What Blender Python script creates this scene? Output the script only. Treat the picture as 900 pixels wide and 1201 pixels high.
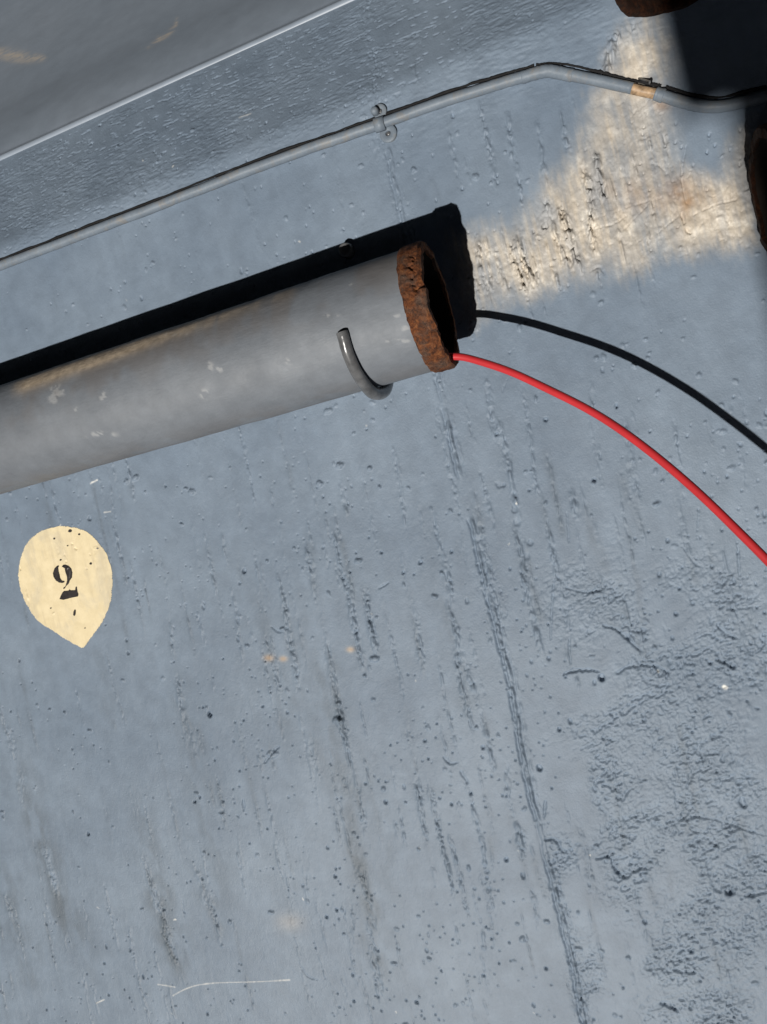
import bpy, math, random
import numpy as np
from mathutils import Matrix, Vector

# ------------------------------------------------------------------ clearing
for o in list(bpy.data.objects):
    bpy.data.objects.remove(o)
scene = bpy.context.scene
COL = scene.collection

# ------------------------------------------------------------------ camera, sky, sun, exposure
H = 1.5                       # camera height over the ground
F, CX, CY = 900.0, 450.0, 600.5   # photograph: 900 x 1201 px
# rows: world X (along the wall), Y (into the wall), Z (up) in camera axes (right, down, forward)
W = np.array([[-0.92878915, 0.2129531, 0.3033178],
              [0.29328066, -0.07802875, 0.9528368],
              [0.22657706, 0.97394173, 0.01001723]])
D = 0.7613                    # camera to wall face
SUN = np.array([-0.18856, 1.0, -0.57096])     # direction the light travels
SUN = SUN / np.linalg.norm(SUN)

cam_d = bpy.data.cameras.new('camera')
cam_d.sensor_fit = 'HORIZONTAL'
cam_d.sensor_width = 36.0
cam_d.lens = 36.0 * F / 900.0
cam_d.clip_start = 0.01
cam_d.clip_end = 500.0
cam = bpy.data.objects.new('camera', cam_d)
COL.objects.link(cam)
r, u, b = W[:, 0], -W[:, 1], -W[:, 2]
cam.matrix_world = Matrix(((r[0], u[0], b[0], 0), (r[1], u[1], b[1], 0), (r[2], u[2], b[2], H), (0, 0, 0, 1)))
scene.camera = cam

world = bpy.data.worlds.new('World')
scene.world = world
world.use_nodes = True
wn = world.node_tree.nodes
wl = world.node_tree.links
wn.clear()
sky = wn.new('ShaderNodeTexSky')
sky.sky_type = 'NISHITA'
sky.sun_disc = False
elev = math.asin(-SUN[2])
sky.sun_elevation = elev
sky.sun_rotation = math.atan2(-SUN[0], -SUN[1])
bg = wn.new('ShaderNodeBackground')
bg.inputs['Strength'].default_value = 0.05
wo = wn.new('ShaderNodeOutputWorld')
wl.new(sky.outputs[0], bg.inputs[0])
wl.new(bg.outputs[0], wo.inputs[0])

sun_d = bpy.data.lights.new('sun', 'SUN')
sun_d.energy = 4.6
sun_d.angle = math.radians(0.53)
sun_d.color = (1.0, 0.955, 0.89)
sun = bpy.data.objects.new('sun', sun_d)
COL.objects.link(sun)
sun.rotation_euler = Vector(SUN).to_track_quat('-Z', 'Y').to_euler()
sun.location = (0.5, -3, 5)

scene.view_settings.view_transform = 'Standard'
scene.view_settings.look = 'None'
scene.view_settings.exposure = 0.0
scene.view_settings.gamma = 1.0
scene.view_settings.use_curve_mapping = False
scene.render.engine = 'CYCLES'

# ------------------------------------------------------------------ helpers
rng = np.random.default_rng(7)
random.seed(7)


def ray(px):
    px = np.atleast_2d(np.asarray(px, float))
    c = np.stack([(px[:, 0] - CX) / F, (px[:, 1] - CY) / F, np.ones(len(px))], 1)
    return c @ W.T


def on_plane(px, y=D):                    # photo pixel -> point on the plane at depth y (camera-origin coords)
    q = ray(px)
    return q * (y / q[:, 1])[:, None]


def project(P):
    c = P @ W
    return CX + F * c[..., 0] / c[..., 2], CY + F * c[..., 1] / c[..., 2]


def value_noise(x, z, sx, sz, seed):
    g = np.random.default_rng(seed)
    n = 256
    tab = g.random((n, n)).astype(np.float32)
    fx = x / sx + 1000.37
    fz = z / sz + 1000.71
    ix = np.floor(fx).astype(np.int64)
    iz = np.floor(fz).astype(np.int64)
    tx = (fx - ix).astype(np.float32)
    tz = (fz - iz).astype(np.float32)
    tx = tx * tx * (3 - 2 * tx)
    tz = tz * tz * (3 - 2 * tz)
    a = tab[ix % n, iz % n]
    bb = tab[(ix + 1) % n, iz % n]
    c = tab[ix % n, (iz + 1) % n]
    d = tab[(ix + 1) % n, (iz + 1) % n]
    return (a * (1 - tx) + bb * tx) * (1 - tz) + (c * (1 - tx) + d * tx) * tz   # 0..1


def fbm(x, z, sx, sz, seed, octv=3):
    t = 0
    amp = 1.0
    s = 0
    for k in range(octv):
        t = t + amp * value_noise(x, z, sx / 2 ** k, sz / 2 ** k, seed + 31 * k)
        s += amp
        amp *= 0.5
    return t / s


def smooth(a, lo, hi):
    t = np.clip((a - lo) / (hi - lo), 0, 1)
    return t * t * (3 - 2 * t)


def poly_sd(px, py, poly):                # signed distance, negative inside
    poly = np.asarray(poly, float)
    d2 = np.full(px.shape, 1e9)
    ins = np.zeros(px.shape, bool)
    n = len(poly)
    for i in range(n):
        ax, ay = poly[i]
        bx, by = poly[(i + 1) % n]
        ex, ey = bx - ax, by - ay
        wx, wy = px - ax, py - ay
        t = np.clip((wx * ex + wy * ey) / (ex * ex + ey * ey + 1e-9), 0, 1)
        d2 = np.minimum(d2, (wx - ex * t) ** 2 + (wy - ey * t) ** 2)
        c = ((ay > py) != (by > py)) & (px < (bx - ax) * (py - ay) / (by - ay + 1e-12) + ax)
        ins ^= c
    return np.where(ins, -1, 1) * np.sqrt(d2)


def mesh_object(name, V, Fc, mat, parent=None, smooth_shade=True, loc=(0, 0, 0)):
    me = bpy.data.meshes.new(name)
    V = np.asarray(V, np.float32)
    if isinstance(Fc, np.ndarray):
        k = Fc.shape[1]
        me.vertices.add(len(V))
        me.vertices.foreach_set('co', V.ravel())
        me.loops.add(Fc.size)
        me.loops.foreach_set('vertex_index', Fc.astype(np.int32).ravel())
        me.polygons.add(len(Fc))
        me.polygons.foreach_set('loop_start', np.arange(0, Fc.size, k, dtype=np.int32))
        me.polygons.foreach_set('loop_total', np.full(len(Fc), k, np.int32))
        me.update(calc_edges=True)
    else:
        me.from_pydata([tuple(v) for v in V.tolist()], [], Fc)
    me.validate()
    if smooth_shade:
        me.polygons.foreach_set('use_smooth', np.ones(len(me.polygons), bool))
    me.materials.append(mat)
    o = bpy.data.objects.new(name, me)
    COL.objects.link(o)
    o.location = loc
    if parent is not None:
        o.parent = parent
    return o


def empty(name, label, cat, loc=(0, 0, 0), group=None):
    o = bpy.data.objects.new(name, None)
    o.empty_display_size = 0.05
    COL.objects.link(o)
    o.location = loc
    o['label'] = label
    o['category'] = cat
    if group:
        o['group'] = group
    return o


def tag(o, label, cat, group=None):
    o['label'] = label
    o['category'] = cat
    if group:
        o['group'] = group


def catmull(P, n):
    P = np.asarray(P, float)
    Q = np.vstack([2 * P[0] - P[1], P, 2 * P[-1] - P[-2]])
    out = []
    for i in range(1, len(Q) - 2):
        for t in np.linspace(0, 1, n, endpoint=False):
            a, bq, c, d = Q[i - 1], Q[i], Q[i + 1], Q[i + 2]
            out.append(0.5 * (2 * bq + (c - a) * t + (2 * a - 5 * bq + 4 * c - d) * t * t + (3 * bq - a - 3 * c + d) * t ** 3))
    out.append(P[-1])
    return np.array(out)


def tube(P, rad, seg=16, cap=True, wob=0.0, seed=0):
    """swept round tube along points P; rad scalar or per-point"""
    P = np.asarray(P, float)
    n = len(P)
    rad = np.broadcast_to(np.asarray(rad, float), (n,))
    T = np.gradient(P, axis=0)
    T /= np.linalg.norm(T, axis=1)[:, None]
    ref = np.array([0, 1.0, 0.02])
    N = np.cross(T[0], ref)
    N /= np.linalg.norm(N)
    V = []
    g = np.random.default_rng(seed)
    th = np.linspace(0, 2 * np.pi, seg, endpoint=False)
    for i in range(n):
        N = N - T[i] * (N @ T[i])
        N /= np.linalg.norm(N)
        B = np.cross(T[i], N)
        rr = rad[i] * (1 + wob * g.standard_normal(seg))
        V.append(P[i] + np.outer(np.cos(th) * rr, N) + np.outer(np.sin(th) * rr, B))
    V = np.vstack(V)
    Fc = []
    for i in range(n - 1):
        for k in range(seg):
            k2 = (k + 1) % seg
            Fc.append((i * seg + k, i * seg + k2, (i + 1) * seg + k2, (i + 1) * seg + k))
    if cap:
        Fc.append(tuple(range(seg))[::-1])
        Fc.append(tuple(range((n - 1) * seg, n * seg)))
    return V, Fc


UP = np.array([0, 0, H])


# ------------------------------------------------------------------ materials
def new_mat(name):
    m = bpy.data.materials.new(name)
    m.use_nodes = True
    nt = m.node_tree
    nt.nodes.clear()
    out = nt.nodes.new('ShaderNodeOutputMaterial')
    bs = nt.nodes.new('ShaderNodeBsdfPrincipled')
    nt.links.new(bs.outputs[0], out.inputs[0])
    return m, nt, bs


class NB:
    def __init__(self, nt):
        self.nt = nt
        self.tc = nt.nodes.new('ShaderNodeTexCoord')

    def link(self, a, b):
        self.nt.links.new(a, b)

    def noise(self, scale, detail=4, rough=0.55, stretch=None, dist=0.0):
        n = self.nt.nodes.new('ShaderNodeTexNoise')
        n.inputs['Scale'].default_value = scale
        n.inputs['Detail'].default_value = detail
        n.inputs['Roughness'].default_value = rough
        n.inputs['Distortion'].default_value = dist
        mp = self.nt.nodes.new('ShaderNodeMapping')
        if stretch:
            mp.inputs['Scale'].default_value = stretch
        self.link(self.tc.outputs['Object'], mp.inputs[0])
        self.link(mp.outputs[0], n.inputs['Vector'])
        return n.outputs[0]

    def ramp(self, fac, stops):
        n = self.nt.nodes.new('ShaderNodeValToRGB')
        cr = n.color_ramp
        while len(cr.elements) > 1:
            cr.elements.remove(cr.elements[0])
        cr.elements[0].position = stops[0][0]
        cr.elements[0].color = stops[0][1]
        for p, c in stops[1:]:
            e = cr.elements.new(p)
            e.color = c
        self.link(fac, n.inputs[0])
        return n.outputs[0]

    def mix(self, fac, a, b, mode='MIX'):
        n = self.nt.nodes.new('ShaderNodeMix')
        n.data_type = 'RGBA'
        n.blend_type = mode
        for i, v in ((0, fac), (6, a), (7, b)):
            if isinstance(v, (int, float)):
                n.inputs[i].default_value = v
            elif isinstance(v, tuple):
                n.inputs[i].default_value = v
            else:
                self.link(v, n.inputs[i])
        return n.outputs[2]

    def math(self, op, a, b=0.0):
        n = self.nt.nodes.new('ShaderNodeMath')
        n.operation = op
        for i, v in ((0, a), (1, b)):
            if isinstance(v, (int, float)):
                n.inputs[i].default_value = v
            else:
                self.link(v, n.inputs[i])
        return n.outputs[0]

    def bump(self, h, strength, dist, normal=None):
        n = self.nt.nodes.new('ShaderNodeBump')
        n.inputs['Strength'].default_value = strength
        n.inputs['Distance'].default_value = dist
        self.link(h, n.inputs['Height'])
        if normal is not None:
            self.link(normal, n.inputs['Normal'])
        return n.outputs[0]


def c4(r_, g_, b_):
    return (r_, g_, b_, 1.0)


def mat_wall():
    m, nt, bs = new_mat('painted_concrete')
    nb = NB(nt)
    at = nt.nodes.new('ShaderNodeAttribute')
    at.attribute_name = 'wear_tint'
    sep = nt.nodes.new('ShaderNodeSeparateColor')
    nb.link(at.outputs['Color'], sep.inputs[0])
    cream, dirt, rust = sep.outputs[0], sep.outputs[1], sep.outputs[2]
    white = at.outputs['Alpha']
    big = nb.noise(7, 3, 0.5)
    mid = nb.noise(45, 5, 0.6)
    ver = nb.noise(34, 4, 0.6, (1.0, 1.0, 0.09))
    base = nb.ramp(big, [(0.3, c4(0.146, 0.190, 0.249)), (0.7, c4(0.192, 0.242, 0.306))])
    base = nb.mix(0.5, base, nb.ramp(mid, [(0.3, c4(0.40, 0.40, 0.40)), (0.7, c4(0.60, 0.60, 0.60))]), 'OVERLAY')
    base = nb.mix(0.2, base, nb.ramp(ver, [(0.3, c4(0.38, 0.38, 0.38)), (0.7, c4(0.6, 0.6, 0.6))]), 'OVERLAY')
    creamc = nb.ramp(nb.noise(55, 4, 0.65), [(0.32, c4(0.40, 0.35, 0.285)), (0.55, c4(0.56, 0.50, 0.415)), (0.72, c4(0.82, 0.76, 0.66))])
    base = nb.mix(cream, base, creamc)  # cream channel: painted sun glint plus a few ochre spots
    base = nb.mix(dirt, base, c4(0.095, 0.115, 0.135))
    base = nb.mix(rust, base, c4(0.30, 0.155, 0.055))
    base = nb.mix(white, base, c4(0.78, 0.77, 0.72))
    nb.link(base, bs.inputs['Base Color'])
    bs.inputs['Specular IOR Level'].default_value = 0.28
    ro = nb.math('MULTIPLY_ADD', cream, -0.10)
    nt.nodes[-1].inputs[2].default_value = 0.47
    nb.link(ro, bs.inputs['Roughness'])
    n1 = nb.bump(nb.noise(520, 4, 0.7), 0.5, 0.0009)
    n2 = nb.bump(nb.noise(190, 5, 0.65, (1, 1, 0.4)), 0.24, 0.0014, n1)
    nb.link(n2, bs.inputs['Normal'])
    return m


def mat_paint(name, a, b_, rough=0.45, scale=18, spec=0.4, warm_tint=None, tint_pos=(0.62, 0.72), bumpd=0.0006, fine=350, wear_tint=False):
    m, nt, bs = new_mat(name)
    nb = NB(nt)
    col = nb.ramp(nb.noise(scale, 5, 0.6), [(0.3, c4(*a)), (0.7, c4(*b_))])
    col = nb.mix(0.3, col, nb.ramp(nb.noise(scale * 7, 4, 0.6), [(0.3, c4(0.36, 0.36, 0.36)), (0.7, c4(0.62, 0.62, 0.62))]), 'OVERLAY')
    if warm_tint:
        col = nb.mix(nb.ramp(nb.noise(scale * 1.7, 6, 0.7, dist=0.6), [(tint_pos[0], c4(0, 0, 0)), (tint_pos[1], c4(1, 1, 1))]), col, c4(*warm_tint))
    if wear_tint:
        at = nt.nodes.new('ShaderNodeAttribute')
        at.attribute_name = 'wear_tint'
        sp = nt.nodes.new('ShaderNodeSeparateColor')
        nb.link(at.outputs['Color'], sp.inputs[0])
        col = nb.mix(sp.outputs[0], col, c4(0.50, 0.44, 0.37))
    nb.link(col, bs.inputs['Base Color'])
    bs.inputs['Roughness'].default_value = rough
    bs.inputs['Specular IOR Level'].default_value = spec
    nb.link(nb.bump(nb.noise(fine, 4, 0.6), 0.3, bumpd), bs.inputs['Normal'])
    return m


def mat_pipe():
    m, nt, bs = new_mat('grey_pipe_paint')
    nb = NB(nt)
    col = nb.ramp(nb.noise(11, 5, 0.6), [(0.25, c4(0.120, 0.134, 0.154)), (0.75, c4(0.168, 0.186, 0.210))])
    col = nb.mix(0.35, col, nb.ramp(nb.noise(70, 5, 0.65), [(0.3, c4(0.36, 0.36, 0.36)), (0.7, c4(0.62, 0.62, 0.62))]), 'OVERLAY')
    at = nt.nodes.new('ShaderNodeAttribute')
    at.attribute_name = 'wear_tint'
    sep = nt.nodes.new('ShaderNodeSeparateColor')
    nb.link(at.outputs['Color'], sep.inputs[0])
    col = nb.mix(sep.outputs[0], col, nb.ramp(nb.noise(120, 4, 0.6), [(0.3, c4(0.34, 0.275, 0.205)), (0.7, c4(0.58, 0.48, 0.365))]))
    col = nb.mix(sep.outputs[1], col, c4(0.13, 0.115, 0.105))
    col = nb.mix(sep.outputs[2], col, c4(0.55, 0.55, 0.54))
    nb.link(col, bs.inputs['Base Color'])
    nb.link(nb.ramp(nb.noise(40, 4, 0.6), [(0.3, c4(0.5, 0.5, 0.5)), (0.7, c4(0.7, 0.7, 0.7))]), bs.inputs['Roughness'])
    bs.inputs['Specular IOR Level'].default_value = 0.4
    n1 = nb.bump(nb.noise(380, 3, 0.6), 0.25, 0.0005)
    nb.link(nb.bump(nb.noise(70, 6, 0.7, (0.35, 1, 1)), 0.4, 0.002, n1), bs.inputs['Normal'])
    return m


def mat_rust(name='rusted_iron', dark=1.0):
    m, nt, bs = new_mat(name)
    nb = NB(nt)
    col = nb.ramp(nb.noise(170, 8, 0.75, dist=0.8), [(0.28, c4(0.012, 0.008, 0.007)), (0.42, c4(0.07, 0.028, 0.015)),
                                          (0.53, c4(0.17, 0.058, 0.022)), (0.64, c4(0.27, 0.11, 0.04)), (0.76, c4(0.40, 0.26, 0.13))])
    col = nb.mix(nb.ramp(nb.noise(60, 5, 0.65), [(0.46, c4(0, 0, 0)), (0.66, c4(0.85, 0.85, 0.85))]), col, nb.ramp(nb.noise(300, 5, 0.7), [(0.35, c4(0.035, 0.026, 0.022)), (0.65, c4(0.15, 0.10, 0.075))]))
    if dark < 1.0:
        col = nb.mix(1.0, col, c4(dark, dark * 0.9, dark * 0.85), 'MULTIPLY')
    nb.link(col, bs.inputs['Base Color'])
    bs.inputs['Roughness'].default_value = 0.85
    bs.inputs['Specular IOR Level'].default_value = 0.2
    n1 = nb.bump(nb.noise(240, 7, 0.75), 1.0, 0.0030)
    nb.link(n1, bs.inputs['Normal'])
    return m


def mat_plain(name, col, rough, spec=0.4, var=0.12, scale=60, metal=0.0):
    m, nt, bs = new_mat(name)
    nb = NB(nt)
    lo = tuple(c * (1 - var) for c in col)
    hi = tuple(c * (1 + var) for c in col)
    nb.link(nb.ramp(nb.noise(scale, 4, 0.6), [(0.3, c4(*lo)), (0.7, c4(*hi))]), bs.inputs['Base Color'])
    bs.inputs['Roughness'].default_value = rough
    bs.inputs['Specular IOR Level'].default_value = spec
    bs.inputs['Metallic'].default_value = metal
    nb.link(nb.bump(nb.noise(scale * 6, 3, 0.6), 0.2, 0.0004), bs.inputs['Normal'])
    return m


M_WALL = mat_wall()
M_PIPE = mat_pipe()
M_RUST = mat_rust()
M_RUST_SHADE = mat_rust('shaded_rusted_iron', 0.22)  # rust colour darkened to stand in for deep shade
M_INNER = mat_plain('shaded_pipe_bore', (0.022, 0.017, 0.014), 0.9, 0.15, 0.4, 50)  # near-black colour stands in for shade inside the pipes
M_SMOOTH = mat_paint('smooth_grey_paint', (0.205, 0.245, 0.298), (0.240, 0.280, 0.335), 0.42, 5, 0.4, bumpd=0.0004, fine=200, wear_tint=True)
M_COND = mat_paint('conduit_paint', (0.128, 0.158, 0.195), (0.175, 0.210, 0.250), 0.5, 40, 0.3, warm_tint=(0.20, 0.19, 0.175), tint_pos=(0.52, 0.74))
M_HOOK = mat_plain('glossy_grey_iron_paint', (0.105, 0.108, 0.113), 0.27, 0.5, 0.35, 90)
M_COPPER = mat_plain('bare_copper', (0.33, 0.225, 0.135), 0.45, 0.4, 0.6, 160, 0.0)
M_CABLE = mat_plain('red_cable_sheath', (0.50, 0.030, 0.036), 0.4, 0.45, 0.10, 25)
M_CREAM = None
M_SHADE_STRIP = mat_plain('black_shade_strip', (0.012, 0.012, 0.013), 0.8, 0.2, 0.3, 90)
M_GROUND = mat_plain('dark_tarmac', (0.05, 0.05, 0.052), 0.9, 0.2, 0.3, 8)
M_BLOCKER = mat_plain('dark_grey_blocker', (0.07, 0.07, 0.072), 0.85, 0.2, 0.15, 10)

# ------------------------------------------------------------------ ground
g = mesh_object('ground', [(-60, -60, 0), (60, -60, 0), (60, 60, 0), (-60, 60, 0)], [(0, 1, 2, 3)], M_GROUND, smooth_shade=False)
g['kind'] = 'structure'

# ------------------------------------------------------------------ wall: relief built as real geometry
Z1 = -0.392            # below this the wall turns in under itself
TB = math.tan(math.radians(26))
ZE = -0.541            # the moulding's bead
X0, X1, ZT = -0.32, 1.02, 0.66
STEP = 0.00095
xs = np.arange(X0, X1 + STEP, STEP)
zs = np.arange(ZE, ZT + STEP, STEP)


def base_y(z):
    d = np.clip(Z1 - z, 0, None)
    s = np.where(d < 0.02, d * d / 0.04, d - 0.01)
    return D + TB * s


# keep only what lies in or near the picture at fine resolution
X, Z = np.meshgrid(xs, zs, indexing='ij')
X = X.astype(np.float64)
Z = Z.astype(np.float64)
BY = base_y(Z)
PX, PY = project(np.stack([X, BY, Z], -1))
hgt = np.zeros(X.shape, np.float32)
cream = np.zeros(X.shape, np.float32)
dirt = np.zeros(X.shape, np.float32)
rust = np.zeros(X.shape, np.float32)
white = np.zeros(X.shape, np.float32)
flat = smooth(Z, Z1 - 0.004, Z1 + 0.012).astype(np.float32)       # 1 on the upright face

MM = 0.001
hgt += (fbm(X, Z, 0.09, 0.14, 1, 3) - 0.5) * 2.2 * MM
hgt += (fbm(X, Z, 0.008, 0.06, 2, 3) - 0.5) * 0.30 * MM * flat * smooth(fbm(X, Z, 0.08, 0.1, 8, 2), 0.35, 0.6)
hgt += (fbm(X, Z, 0.0042, 0.0055, 3, 2) - 0.5) * 0.24 * MM

# trowelled rough band under the conduit
nb1 = fbm(X + 0.25 * Z, Z, 0.0085, 0.0027, 4, 3)
nb2 = fbm(X, Z, 0.05, 0.03, 5, 2)
band = (1 - flat)
hgt += band * (np.clip(nb1 - 0.48, -0.2, 0.3) * 2.1 * MM * smooth(nb2, 0.3, 0.62) - smooth(nb1, 0.66, 0.74) * 1.0 * MM)
band2 = smooth(Z, -0.30, -0.38) * flat * smooth(PX, 350, 520)
hgt += band2 * np.clip(nb1 - 0.5, -0.2, 0.3) * 1.3 * MM

# --- runs of paint and rough streaks down the face
lump = fbm(X, Z, 0.0028, 0.006, 6, 2)
fine_l = fbm(X, Z, 0.0017, 0.0035, 7, 2)


def window(x, z, rx, rz):
    i0, i1 = np.searchsorted(xs, [x - rx, x + rx])
    j0, j1 = np.searchsorted(zs, [z - rz, z + rz])
    return slice(max(i0, 0), max(i1, 0)), slice(max(j0, 0), max(j1, 0))


def streak(p0, p1, wid, amp, dirt_amt=0.0, rough=1.0, taper=0.25):
    """p0 -> p1 photo pixels, width in metres"""
    a = on_plane([p0])[0]
    c = on_plane([p1])[0]
    n = 36
    zlo, zhi = min(a[2], c[2]), max(a[2], c[2])
    xm = (a[0] + c[0]) / 2
    rx = abs(a[0] - c[0]) / 2 + wid * 4 + 0.004
    si, sj = window(xm, (zlo + zhi) / 2, rx, (zhi - zlo) / 2 + 0.002)
    xx, zz = X[si, sj], Z[si, sj]
    if xx.size == 0:
        return
    t = np.clip((zz - a[2]) / (c[2] - a[2] + 1e-9), 0, 1)
    sd = int(abs(p0[0] * 13 + p0[1] * 7)) + 50
    cxl = a[0] + (c[0] - a[0]) * t + (value_noise(zz * 0, zz, 1, 0.035, sd) - 0.5) * wid * 2.2
    w = wid * (0.55 + 0.9 * value_noise(zz * 0 + 3.3, zz, 1, 0.02, sd + 1))
    gsn = np.exp(-((xx - cxl) / w) ** 2)
    env = smooth(t, 0, taper) * smooth(1 - t, 0, taper)
    pat = smooth(value_noise(zz * 0 + 9.1, zz, 1, 0.03, sd + 2), 0.25, 0.6)
    k = gsn * env * pat
    hgt[si, sj] += (k * amp * (0.25 + rough * (lump[si, sj] - 0.42) * 4.0)).astype(np.float32)
    hgt[si, sj] -= (k * amp * rough * smooth(fine_l[si, sj], 0.62, 0.75) * 1.2).astype(np.float32)
    if dirt_amt:
        gs2 = np.exp(-((xx - cxl) / (w * 2.4)) ** 2) * smooth(t, 0, 0.4) * smooth(1 - t, 0, 0.25)
        dn = smooth(fbm(xx, zz, 0.012, 0.03, sd + 5, 3), 0.3, 0.7)
        dirt[si, sj] = np.maximum(dirt[si, sj], (gs2 * dn * dirt_amt).astype(np.float32))


for a_, c_, w_, h_, d_ in [
    ((347, 575), (372, 720), .0032, .55, .25), ((380, 575), (402, 690), .0028, .5, .1), ((392, 640), (432, 800), .0036, .7, .12),
    ((415, 620), (446, 780), .0034, .8, .1), ((322, 650), (352, 830), .0028, .5, .15), ((372, 700), (432, 1000), .0034, .5, .55),
    ((395, 880), (455, 1190), .0046, .4, .75), ((300, 680), (330, 830), .0022, .4, .2), ((470, 640), (500, 800), .003, .5, .08),
    ((500, 560), (548, 790), .0034, .6, .05), ((520, 680), (560, 880), .003, .6, .08), ((545, 760), (585, 930), .0028, .6, .05),
    ((470, 800), (512, 1050), .0026, .55, .12), ((500, 900), (545, 1110), .0026, .6, .15), ((525, 960), (560, 1130), .002, .5, .1),
    ((555, 590), (600, 800), .003, .5, .08), ((585, 480), (612, 620), .003, .5, .0), ((600, 600), (640, 790), .0028, .55, .05),
    ((640, 600), (672, 760), .0026, .5, .0), ((668, 560), (700, 700), .0026, .45, .0), ((575, 820), (650, 1160), .0036, .5, .05),
    ((540, 880), (585, 1090), .0024, .4, .1), ((15, 880), (88, 1130), .006, .3, .8), ((-5, 800), (30, 960), .005, .3, .5),
    ((165, 990), (216, 1165), .005, .4, .8), ((222, 1000), (262, 1110), .005, .25, .5), ((5, 1040), (30, 1120), .006, .3, .6),
    ((192, 680), (222, 900), .0022, .35, .2), ((130, 600), (150, 700), .002, .35, .25), ((255, 600), (290, 800), .002, .3, .15),
    ((200, 780), (235, 900), .004, .2, .45), ((120, 760), (150, 860), .002, .3, .15), ((340, 760), (380, 930), .005, .25, .35),
    ((730, 480), (752, 600), .002, .4, 0), ((690, 440), (705, 560), .002, .4, 0), ((790, 480), (803, 600), .002, .4, 0),
    ((565, 430), (588, 560), .0025, .4, 0), ((610, 440), (640, 640), .0025, .4, 0), ((455, 500), (480, 640), .0025, .35, 0),
    ((560, 110), (585, 230), .0024, .5, .1), ((590, 120), (615, 260), .0024, .5, .1), ((625, 130), (645, 230), .002, .5, .12),
    ((655, 120), (668, 190), .002, .5, .1), ((520, 130), (545, 240), .002, .4, .1), ((500, 190), (520, 240), .002, .4, .1),
    ((480, 60), (500, 130), .002, .3, .1), ((730, 120), (745, 170), .0022, .8, 0), ((775, 140), (792, 245), .0018, -1.3, .2),
    ((570, 280), (600, 350), .004, 1.7, 0), ((592, 285), (618, 345), .003, 1.4, 0), ((605, 270), (632, 345), .0042, 1.8, 0),
    ((632, 225), (672, 325), .0036, 1.8, 0), ((650, 230), (680, 325), .003, 1.5, 0), ((680, 160), (702, 310), .0036, 1.6, 0),
    ((700, 170), (712, 240), .0034, 1.4, 0), ((725, 30), (712, 100), .006, 1.2, 0), ((745, 20), (740, 90), .005, 1.2, 0),
    ((555, 270), (580, 350), .003, 1.1, 0),
]:
    streak(a_, c_, w_, h_ * 2.9 * MM, d_)
for k in range(190):
    px = rng.uniform(-20, 900)
    py = rng.uniform(430, 1150)
    ln = rng.uniform(50, 190)
    streak((px, py), (px + 0.21 * ln, py + ln), rng.uniform(.0010, .0022), rng.uniform(.4, 1.1) * MM, rng.choice([0, 0, .12, .25, .35]))
for k in range(26):
    px = rng.uniform(0, 760)
    py = rng.uniform(150, 300)
    ln = rng.uniform(30, 90)
    streak((px, py), (px + 0.24 * ln, py + ln), rng.uniform(.0010, .0020), rng.uniform(.3, .6) * MM, rng.choice([0, .1]))

for k in range(60):
    px = rng.uniform(545, 760)
    py = rng.uniform(90, 320) if px > 660 else rng.uniform(255, 320)
    ln = rng.uniform(25, 70)
    streak((px, py), (px + 0.24 * ln, py + ln), rng.uniform(.0008, .0016), rng.uniform(.9, 1.9) * MM, 0)
for a_, c_, w_, d_ in [((335, 600), (462, 1201), .0075, .42), ((-10, 800), (112, 1170), .008, .5), ((150, 880), (228, 1190), .006, .45), ((190, 760), (275, 1110), .0065, .3),
                       ((420, 820), (470, 1090), .005, .25), ((500, 620), (560, 880), .006, .22), ((290, 640), (345, 900), .005, .28), ((95, 700), (140, 900), .005, .2), ((-10, 960), (45, 1190), .007, .45)]:
    streak(a_, c_, w_, 0.0, d_)

# --- formwork seam: groove beside a ragged ridge
sx = 0.1568
sxl = on_plane([(455, 190), (509, 439), (534, 545), (550, 613), (570, 695), (595, 792), (614, 907), (643, 1023), (667, 1117), (683, 1197)])
order = np.argsort(sxl[:, 2])
seamx = np.interp(Z, sxl[order, 2], sxl[order, 0]) + (value_noise(Z * 0, Z, 1, 0.02, 77) - 0.5) * 0.0026 + (fbm(X, Z, 0.003, 0.005, 76, 2) - 0.5) * 0.0022
dx = seamx - X                                   # positive to the right of the picture
rag = fbm(X, Z, 0.0026, 0.006, 78, 2)
on = smooth(value_noise(Z * 0 + 5, Z, 1, 0.05, 79), 0.12, 0.4) * smooth(Z, -0.37, -0.33)
strong = 0.55 + 0.45 * smooth(Z, -0.12, -0.07)
hgt += on * strong * (np.exp(-((dx - 0.003) / 0.0021) ** 2) * (0.6 + 2.6 * (rag - 0.4)) * 2.3 * MM
                      - np.exp(-((dx + 0.0005) / 0.0014) ** 2) * 2.8 * MM * smooth(rag, 0.2, 0.45)
                      + np.exp(-((dx - 0.0082) / 0.0017) ** 2) * (rag - 0.40) * 2.6 * MM
                      - np.exp(-((dx - 0.0058) / 0.0011) ** 2) * 0.7 * MM)
hgt -= smooth(dx, 0.006, -0.03) * 0.25 * MM
# pitted fringe along the seam
hgt -= np.exp(-((dx - 0.006) / 0.011) ** 2) * smooth(fine_l, 0.66, 0.74) * smooth(value_noise(X, Z, 0.03, 0.05, 90), 0.45, 0.7) * 1.4 * MM


# --- spalled, porous patches
def blob(px, py, rx, ry, rot=0.0):
    c_, s_ = math.cos(rot), math.sin(rot)
    ddx, ddy = PX - px, PY - py
    return np.exp(-((((ddx * c_ + ddy * s_) / rx) ** 2 + ((-ddx * s_ + ddy * c_) / ry) ** 2)))


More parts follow.
